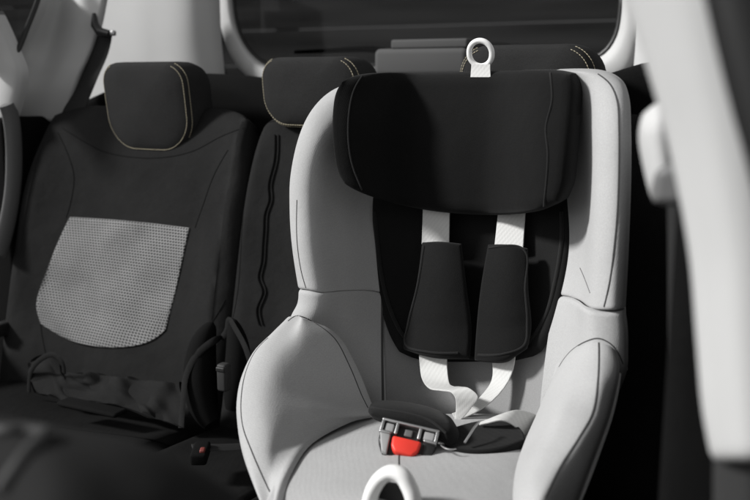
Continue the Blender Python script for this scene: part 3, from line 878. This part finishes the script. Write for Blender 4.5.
# rounded bolsters at the joint of the two backrests
for (pts, rad) in (([(213, 322), (203, 345), (200, 380), (204, 408), (212, 425)], .026), ([(232, 318), (238, 350), (236, 385), (232, 410)], .020)):
    P = spline(np.array([PV(x, y, .13 + .0004 * (y - 320)) for x, y in pts]), np.linspace(0, 1, 30))
    tube('side_bolster', P, rad * np.maximum(np.sin(np.linspace(.0, 2.9, 30)), .001) ** .5, CARF2, smid, seg=18)
lp = spline(np.array([PV(x, y, v) for x, y, v in [(222, 338, .13), (227, 330, .14), (229, 320, .14), (236, 330, .15), (245, 347, .16), (250, 362, .165)]]), np.linspace(0, 1, 30))
tube('cover_loop', lp, .005, CARF, smid, ref=(0, 1, 0), flat=.25, seg=8)
# --- right seat (behind the child seat)
sr = thing('rear_seat', 'dark rear seat at the right, mostly hidden behind the child seat, its headrest top showing', 'car seat', (.34, .1, -.75), 'rear seats of the car')
B_r = backrest(sr, .112, .572, wl_top + .0, .028, seed=9, v0=-.06)
hc = PV(517, 90, .03)
headrest(sr, hc[0], PV(517, 45, .0)[2] - .076, .192, .150, .12, .055, .042, HEADF, .0)
cushion(sr, .112, .58, WC, 15)

# --- seat belt buckle between the seats
bt = thing('belt_buckle', 'small black seat belt buckle with a red button lying on the left rear cushion', 'buckle', PV(203, 452, .32))
c = PV(200, 453, .33)
Rm = rotm('Z', 60)
box('buckle_body', c + [-.028, -.011, -.010], c + [.020, .011, .006], CARF2, bt, bev=.004, rot=Rm, about=c)
c2 = PV(202.5, 450, .335)
box('release_button', c2 + [-.006, -.0035, -.003], c2 + [.006, .0035, .002], plastic('dull_red', (.15, .03, .025), rough=.6), bt, bev=.002, rot=Rm, about=c2)
st_ = spline(np.array([c + [-.02, -.01, 0], c + [.02, -.06, -.01], c + [.05, -.12, -.02]]), np.linspace(0, 1, 14))
tube('buckle_stalk', st_, .012, BELT, bt, ref=(0, 0, 1), flat=.2, seg=8)
bt2 = thing('belt_buckle', 'grey seat belt latch standing up between the left and middle rear seats', 'buckle', PV(224, 390, .24))
c = PV(224, 377, .24)
box('buckle_body', c + [-.008, -.008, -.020], c + [.008, .008, .020], DIMGREY, bt2, bev=.004)
box('buckle_slot', c + [-.007, .0065, .010], c + [.007, .0095, .016], BLACKPL, bt2, bev=.001)

# --- belt of the left rear seat
belt = thing('seat_belt', 'black seat belt hanging from its upper anchor on the pale left pillar', 'seat belt', PU(75, 110, -.56))
edges = [((98, 26), (112, 33)), ((93, 45), (108, 52)), ((80, 75), (97, 78)), ((64, 108), (85, 108)), ((55, 128), (78, 128))]
g = np.array([[PV(a[0], a[1], v - .012), PV(b[0], b[1], v)] for (a, b), v in zip(edges, (-.115, -.105, -.08, -.05, -.04))])
panel('belt_webbing', g, BELT, belt, n=(24, 6), r=.001, sides='', thick=.0015)
tube('belt_guide', np.array([PV(94, 14, -.115), PV(95, 25, -.105), PV(100, 32, -.10), PV(110, 34, -.10)]), [.004, .008, .009, .007], BLACKPL, belt, seg=12)
box('anchor_bolt', PV(113, 33, -.10) - .005, PV(113, 33, -.10) + .005, STEEL, belt, bev=.003)

# ================================================================== car body
body = thing('car_body', 'pale pillars, dark tinted glass and trim of the car interior around the seats', 'car', (0, 0, -.9))
# left pillar trim with the quarter window
UL = -.60
tr = []
for y, xs, vs in [(-14, (41, 53, 64, 82, 106), (-.04, -.16, -.205, -.20, -.215)), (5, (36, 48, 60, 80, 103), (-.03, -.145, -.19, -.188, -.205)), (28, (27.5, 40, 55, 76, 98), (-.015, -.115, -.17, -.168, -.19)),
                  (46, (20, 34, 50, 71, 92), (-.01, -.09, -.145, -.148, -.17)), (60, (9, 27, 46, 66, 86), (-.005, -.06, -.115, -.125, -.15)), (72, (-6, 16, 40, 61, 80), (.0, -.03, -.085, -.105, -.13)),
                  (90, (-16, 12, 35, 55, 74), (.0, -.005, -.055, -.085, -.115)), (122, (-22, 6, 28, 47, 64), (.0, -.005, -.045, -.075, -.105))]:
    tr.append([PV(x, y, v if k == 0 else v * .62) for k, (x, v) in enumerate(zip(xs, vs))])
panel('pillar_trim', tr, TRIM, body, n=(40, 40), r=.008, sides='lrb', thick=.02, sn=(.6, 1, 0), back=(-.4, -.9, 0))
tr = []
for y, xs in [(-14, (92, 118, 150, 190, 214)), (40, (90, 118, 150, 190, 216)), (70, (80, 114, 150, 191, 219)), (104, (66, 108, 150, 193, 221))]:
    tr.append([PV(x, y, (-.350, -.350, -.352, -.366, -.402)[k]) for k, x in enumerate(xs)])
panel('pillar_trim', tr, TRIM, body, n=(26, 34), r=.014, sides='r', thick=.02, sn=(.3, 1, 0), back=(0, -1, 0))
tr = []
for y, xs in [(8, (-60, -40, -22, -7)), (22, (-60, -36, -14, 0)), (40, (-60, -30, -6, 8)), (54, (-60, -26, -2, 14)), (72, (-60, -22, 4, 20)), (96, (-60, -20, 2, 17)), (122, (-60, -20, -4, 9))]:
    tr.append([PV(x, y, (.035, .045, .048, .040)[k]) for k, x in enumerate(xs)])
panel('pillar_trim', tr, TRIM, body, n=(24, 18), r=.010, sides='rtb', thick=.02, sn=(.3, 1, 0), back=(0, -1, 0))
# quarter window
qw = np.array([[PU(-60, y, UL - .03), PU(x, y, UL - .03)] for x, y in ((46, -40), (41, -14), (36, 5), (27.5, 28), (20, 46), (9, 60), (-6, 72))])
panel('side_window', qw, GLASS, body, n=(6, 6), r=.001, sides='', thick=.004, sn=(1, 0, 0))
tube('window_seal', spline(np.array([PU(x, y, UL + .002) for x, y in [(42, -14), (36, 5), (27, 28), (19, 48), (14, 57)]]), np.linspace(0, 1, 30)), .005, BLACKPL, body, seg=8)
# dark lower side lining and door edge
box('side_lining', (-.68, -.45, -.95), (-.612, .06, -.068), CARPET, body, bev=.01)
dl = np.array([[PU(x, y, -.63) for x in (-30, -4, 20)] for y in (100, 250, 420)])
box('door_panel', (-.70, .10, -.95), (-.64, 1.2, -.44), CARF2, body, bev=.015)
P = spline(np.array([PU(x, y, -.61) for x, y in [(7, 104), (11, 118), (14, 150), (13, 190), (7, 225), (-2, 255)]]), np.linspace(0, 1, 30))
tube('door_grip', P, .018, GREYPL, body, ref=(1, 0, 0), flat=.5, seg=12)
P = PU(4, 328, -.60)
box('door_latch', P + [-.01, -.02, -.012], P + [.012, .03, .012], BLACKPL, body, bev=.003)
# tailgate
VT = -.46
inner = [(232, -60), (233, 0), (237, 26), (246, 46), (262, 62), (285, 69), (400, 68), (520, 66), (585, 61), (604, 53), (616, 36), (621, 10), (622, -60)]
outer = [(212, -60), (216, 0), (221, 30), (230, 56), (248, 78), (280, 92), (400, 95), (520, 95), (592, 90), (628, 75), (640, 40), (643, 8), (645, -60)]
I_, O_ = even(inner, 70), even(outer, 70)
g = np.array([[PV(*(O_[i] * (1 - t) + I_[i] * t), VT + (.0, .012, .012, -.015)[k]) for k, t in enumerate((0, .25, .75, 1))] for i in range(70)])
panel('tailgate_trim', g, TRIM, body, n=(90, 14), r=.005, sides='l', thick=.02, sn=(0, 1, 0))
gg = np.array([[PV(x, y, VT - .03) for x in (180, 400, 670)] for y in (-90, 20, 100)])
rw_ = panel('rear_window', gg, GLASS, body, n=(8, 10), r=.001, sides='', thick=.004, sn=(0, 1, 0))
tube('window_seal', np.array([PV(x, y, VT - .012) for x, y in I_]), .006, BLACKPL, body, seg=8)
tube('door_gap_seal', spline(np.array([PU(x, y, UL + .02) for x, y in [(209, -40), (213, 10), (218, 40), (221, 62), (228, 90)]]), np.linspace(0, 1, 20)), .007, BLACKPL, body, seg=8)
wp = spline(np.array([PV(x, y, VT - .04) for x, y in [(295, 52), (330, 50.5), (370, 49), (390, 52)]]), np.linspace(0, 1, 20))
tube('wiper', wp, np.linspace(.004, .008, 20), BLACKPL, body, seg=8)
box('tailgate_panel', (-.62, VT - .05, -.95), (.62, VT - .005, PV(400, 80, VT)[2]), CARPET, body, bev=.01)
# parcel shelf: black, rounded front lip, rises at the sides
a = PV(225, 70, -.22); 
sh_ = []
for v_, dw in ((-.44, -.01), (-.30, .0), (-.16, 0), (-.13, -.012), (-.125, -.05), (-.12, -.30)):
    sh_.append([(u_, v_, -.035 + dw + hh) for u_, hh in ((-.60, .0), (-.50, .03), (-.36, .045), (-.22, .03), (-.1, 0.0), (.2, 0), (.4, .035), (.50, .062), (.60, .060))])
panel('parcel_shelf', sh_, CARPET, body, n=(24, 40), r=.01, sides='', thick=.015, sn=(0, .3, 1))
# floor, sill, roof
box('floor', (-.70, -.5, -1.0), (.70, 1.6, -.95), CARPET, body, bev=.005)
# right rear pillar and door
tr = []
for y, xs in [(-20, (640, 652, 668, 700)), (40, (634, 646, 664, 700)), (86, (630, 644, 664, 700))]:
    tr.append([PV(x, y, (-.42, -.40, -.33, -.2)[j]) for j, x in enumerate(xs)])
panel('pillar_trim', tr, TRIM, body, n=(16, 20), r=.008, sides='lb', thick=.02)
box('door_panel', (.665, -.12, -.95), (.71, .70, -.06), CARPET, body, bev=.015)
box('side_lining', (.60, -.46, -.95), (.66, -.10, .030), CARPET, body, bev=.028)
# near door pillar at the right
pr = []
for y, xs in [(-40, (607, 618, 640, 680, 722, 800)), (60, (641, 650, 668, 702, 742, 810)), (130, (662, 670, 688, 718, 756, 815)), (200, (677, 685, 702, 730, 764, 820)), (260, (687, 695, 712, 738, 768, 820)),
              (340, (693, 702, 718, 742, 770, 820)), (410, (699, 708, 724, 746, 772, 820)), (452, (708, 714, 728, 748, 774, 820)), (466, (711, 717, 730, 750, 775, 820))]:
    pr.append([PV(x, y, (.795, .808, .815, .822, .820, .78)[j]) for j, x in enumerate(xs)])
panel('pillar_trim', pr, TRIM, body, n=(50, 40), r=.008, sides='lb', thick=.02)
pr = []
for y, xs in [(446, (712, 720, 734, 752, 776, 820)), (480, (711, 719, 733, 752, 776, 820)), (560, (712, 720, 733, 752, 776, 820)), (640, (716, 724, 736, 754, 776, 820))]:
    pr.append([PV(x, y, (.780, .793, .800, .804, .798, .75)[j]) for j, x in enumerate(xs)])
panel('pillar_foot', pr, DIMGREY, body, n=(16, 24), r=.006, sides='l', thick=.02)
# door seal along the outer edge of the near pillar
P = spline(np.array([PV(x, y, .86) for x, y in [(728, -40), (746, 40), (761, 100), (775, 150), (792, 220), (800, 300), (802, 460)]]), np.linspace(0, 1, 40))
tube('door_seal', P, .011, BLACKPL, body, seg=14)
# belt height adjuster on the near pillar
G = coons([(640, 112), (655, 103), (682, 112)], [(648, 203), (662, 206), (690, 204)], [(640, 112), (634, 135), (640, 175), (648, 203)], [(682, 112), (686, 150), (690, 204)],
          lambda s, t, px, py: .70 + .02 * math.sin(math.pi * s), n=(10, 8))
panel('belt_adjuster', G, TRIM, body, n=(24, 20), r=.018, sides='tblr', thick=.03, back=(0, -1, 0))
G = coons([(654, 172), (668, 164), (684, 166)], [(651, 203), (664, 207), (690, 205)], [(654, 172), (650, 188), (651, 203)], [(684, 166), (688, 188), (690, 205)],
          lambda s, t, px, py: .735, n=(6, 6))
panel('adjuster_slot', G, GREYPL, body, n=(12, 12), r=.006, sides='tblr', thick=.012)
# belt down the right door
bR = thing('seat_belt', 'black seat belt running down beside the right door behind the near pillar', 'seat belt', PV(674, 500, .60))
g = np.array([[PV(x - 5, y, .62), PV(x + 4, y, .64)] for x, y in [(672, 205), (673, 300), (672, 400), (670, 520)]])
panel('belt_webbing', g, BELT, bR, n=(20, 5), r=.001, sides='', thick=.0015)

# ---- grey box in the boot
bx_ = thing('cargo_box', 'grey lidded box standing by the rear window behind the middle headrest', 'box', PV(428, 75, -.36))
a0, a1 = PV(378, 49, -.38), PV(470, 76, -.38)
v, f = box_mesh(np.array([a0[0], -.42, a1[2]]), np.array([a1[0], -.36, a0[2]]), .011)
fix_normals(link('box_body', v, f, DULLGREY, bx_, auto=40))
a0, a1 = PV(394, 40, -.38), PV(470, 48.5, -.38)
v, f = box_mesh(np.array([a0[0], -.43, a1[2] + .001]), np.array([a1[0], -.365, a0[2]]), .004)
fix_normals(link('box_lid', v, f, DULLGREY, bx_, auto=40))

# ---- front seat, out of focus in the near corner
fs = thing('front_seat', 'blurred dark front seat shoulder in the near lower corner', 'car seat', PV(60, 640, .88))
pts = []
for row in [
        ((-90, 398, .80), (-40, 408, .80), (10, 416, .80), (70, 428, .80), (140, 442, .80), (200, 470, .80), (262, 510, .78)),
        ((-90, 404, .84), (-40, 414, .85), (8, 424, .86), (66, 436, .86), (132, 452, .86), (190, 480, .85), (248, 520, .82)),
        ((-90, 430, .87), (-40, 440, .88), (6, 448, .89), (58, 462, .90), (120, 482, .89), (176, 510, .88), (232, 545, .84)),
        ((-90, 500, .90), (-40, 510, .91), (2, 520, .92), (50, 530, .93), (108, 545, .92), (160, 560, .90), (220, 590, .86)),
        ((-90, 640, .93), (-40, 640, .94), (0, 640, .95), (45, 640, .96), (100, 640, .95), (150, 640, .93), (210, 640, .88))]:
    pts.append([PV(p[0], p[1], p[2] + .09) for p in row])
B_f = panel('backrest', pts, FRONTF, fs, n=(30, 34), r=.02, sides='tr', thick=.06)
for pts in ([(4, 492), (16, 474), (32, 452), (46, 436)], [(-30, 428), (0, 434), (24, 433), (46, 436)]):
    P, N = trace([B_f], pts, 24, .001)
    if len(P) > 3: tube('pale_streak', P, .0035, DIMGREY, fs, B_f.o, seg=8)  # raised streaks in a lighter grey than the seat cloth

# ================================================================== outside
out = thing('ground', '', '', (0, 0, -1.25))
del out.o['label'], out.o['category']
bpy.data.objects.remove(out.o)
def world_mesh(name, v, f, mat, kind=None):
    me = bpy.data.meshes.new(name); me.from_pydata(v, [], f); me.update(); me.materials.append(mat)
    o = bpy.data.objects.new(name, me); COL.objects.link(o)
    if kind: o['kind'] = kind
    return o
Gd = 400
world_mesh('ground', [(-Gd, -Gd, 0), (Gd, -Gd, 0), (Gd, Gd, 0), (-Gd, Gd, 0)], [(0, 1, 2, 3)], GROUNDM, 'structure')
wl = thing('board_backdrop', 'dark horizontal boards added behind the rear window to cover the bright sky', 'backdrop', (0, -3.0, -1.25))  # added backdrop: keeps bright sky out of the rear window
ms = []
for i in range(14):
    z0 = -1.25 + i * .19
    ms.append(box_mesh(np.array([-4.2, -3.04, z0]), np.array([3.2, -3.0 - .003 * ((i * 7) % 3), z0 + .184]), 0))
v, f = join(ms)
fix_normals(link('boards', v, f, WALLM, wl, smooth=False))
for u_ in (-4.0, -2.0, 0, 2.0, 3.1):
    box('post', (u_ - .05, -3.14, -1.25), (u_ + .05, -3.05, 1.45), WALLM, wl, bev=.005)
wl2 = thing('board_backdrop', 'added dark boards that cover the sky beyond the small left side window', 'backdrop', (-5.0, 0, -1.25))  # second added backdrop, stands against the sky at the quarter window
ms = [box_mesh(np.array([-5.04, -1.6, -1.25 + i * .19]), np.array([-5.0 - .003 * ((i * 5) % 3), 3.0, -1.25 + i * .19 + .184]), 0) for i in range(13)]
v, f = join(ms)
fix_normals(link('boards', v, f, WALLM, wl2, smooth=False))

# ================================================================== camera, light
cam = bpy.data.cameras.new('camera'); co = bpy.data.objects.new('camera', cam); COL.objects.link(co)
co.location = CAM; co.rotation_euler = (math.pi / 2 - PITCH, 0, 0)
cam.sensor_width = 36.0; cam.lens = FPX / 750 * 36.0
cam.clip_start = .02; cam.clip_end = 2000
cam.dof.use_dof = True; cam.dof.focus_distance = 1.13; cam.dof.aperture_fstop = 43.2 / 8.5
sc.camera = co

SUN_TO = -.62 * U + .42 * V + .50 * W; SUN_TO /= np.linalg.norm(SUN_TO)
sun = bpy.data.lights.new('sun', 'SUN'); so = bpy.data.objects.new('sun', sun); COL.objects.link(so)
sun.energy = 4.0; sun.angle = R(8.0); sun.color = (1, .993, .982)
so.rotation_euler = Vector(-SUN_TO).to_track_quat('-Z', 'Y').to_euler()
so.location = (0, 0, 5)
w = bpy.data.worlds.new('World'); sc.world = w; w.use_nodes = True
nt = w.node_tree; bg = nt.nodes['Background']
sky = nt.nodes.new('ShaderNodeTexSky'); sky.sky_type = 'NISHITA'; sky.sun_disc = False
sky.sun_elevation = math.asin(SUN_TO[2]); sky.sun_rotation = math.atan2(SUN_TO[0], SUN_TO[1])
hsv = nt.nodes.new('ShaderNodeHueSaturation'); hsv.inputs['Saturation'].default_value = 0.0
nt.links.new(sky.outputs[0], hsv.inputs['Color']); nt.links.new(hsv.outputs[0], bg.inputs['Color'])
bg.inputs['Strength'].default_value = 0.10
sc.view_settings.view_transform = 'Standard'; sc.view_settings.look = 'None'
sc.view_settings.exposure = 0.27; sc.view_settings.gamma = 1.0
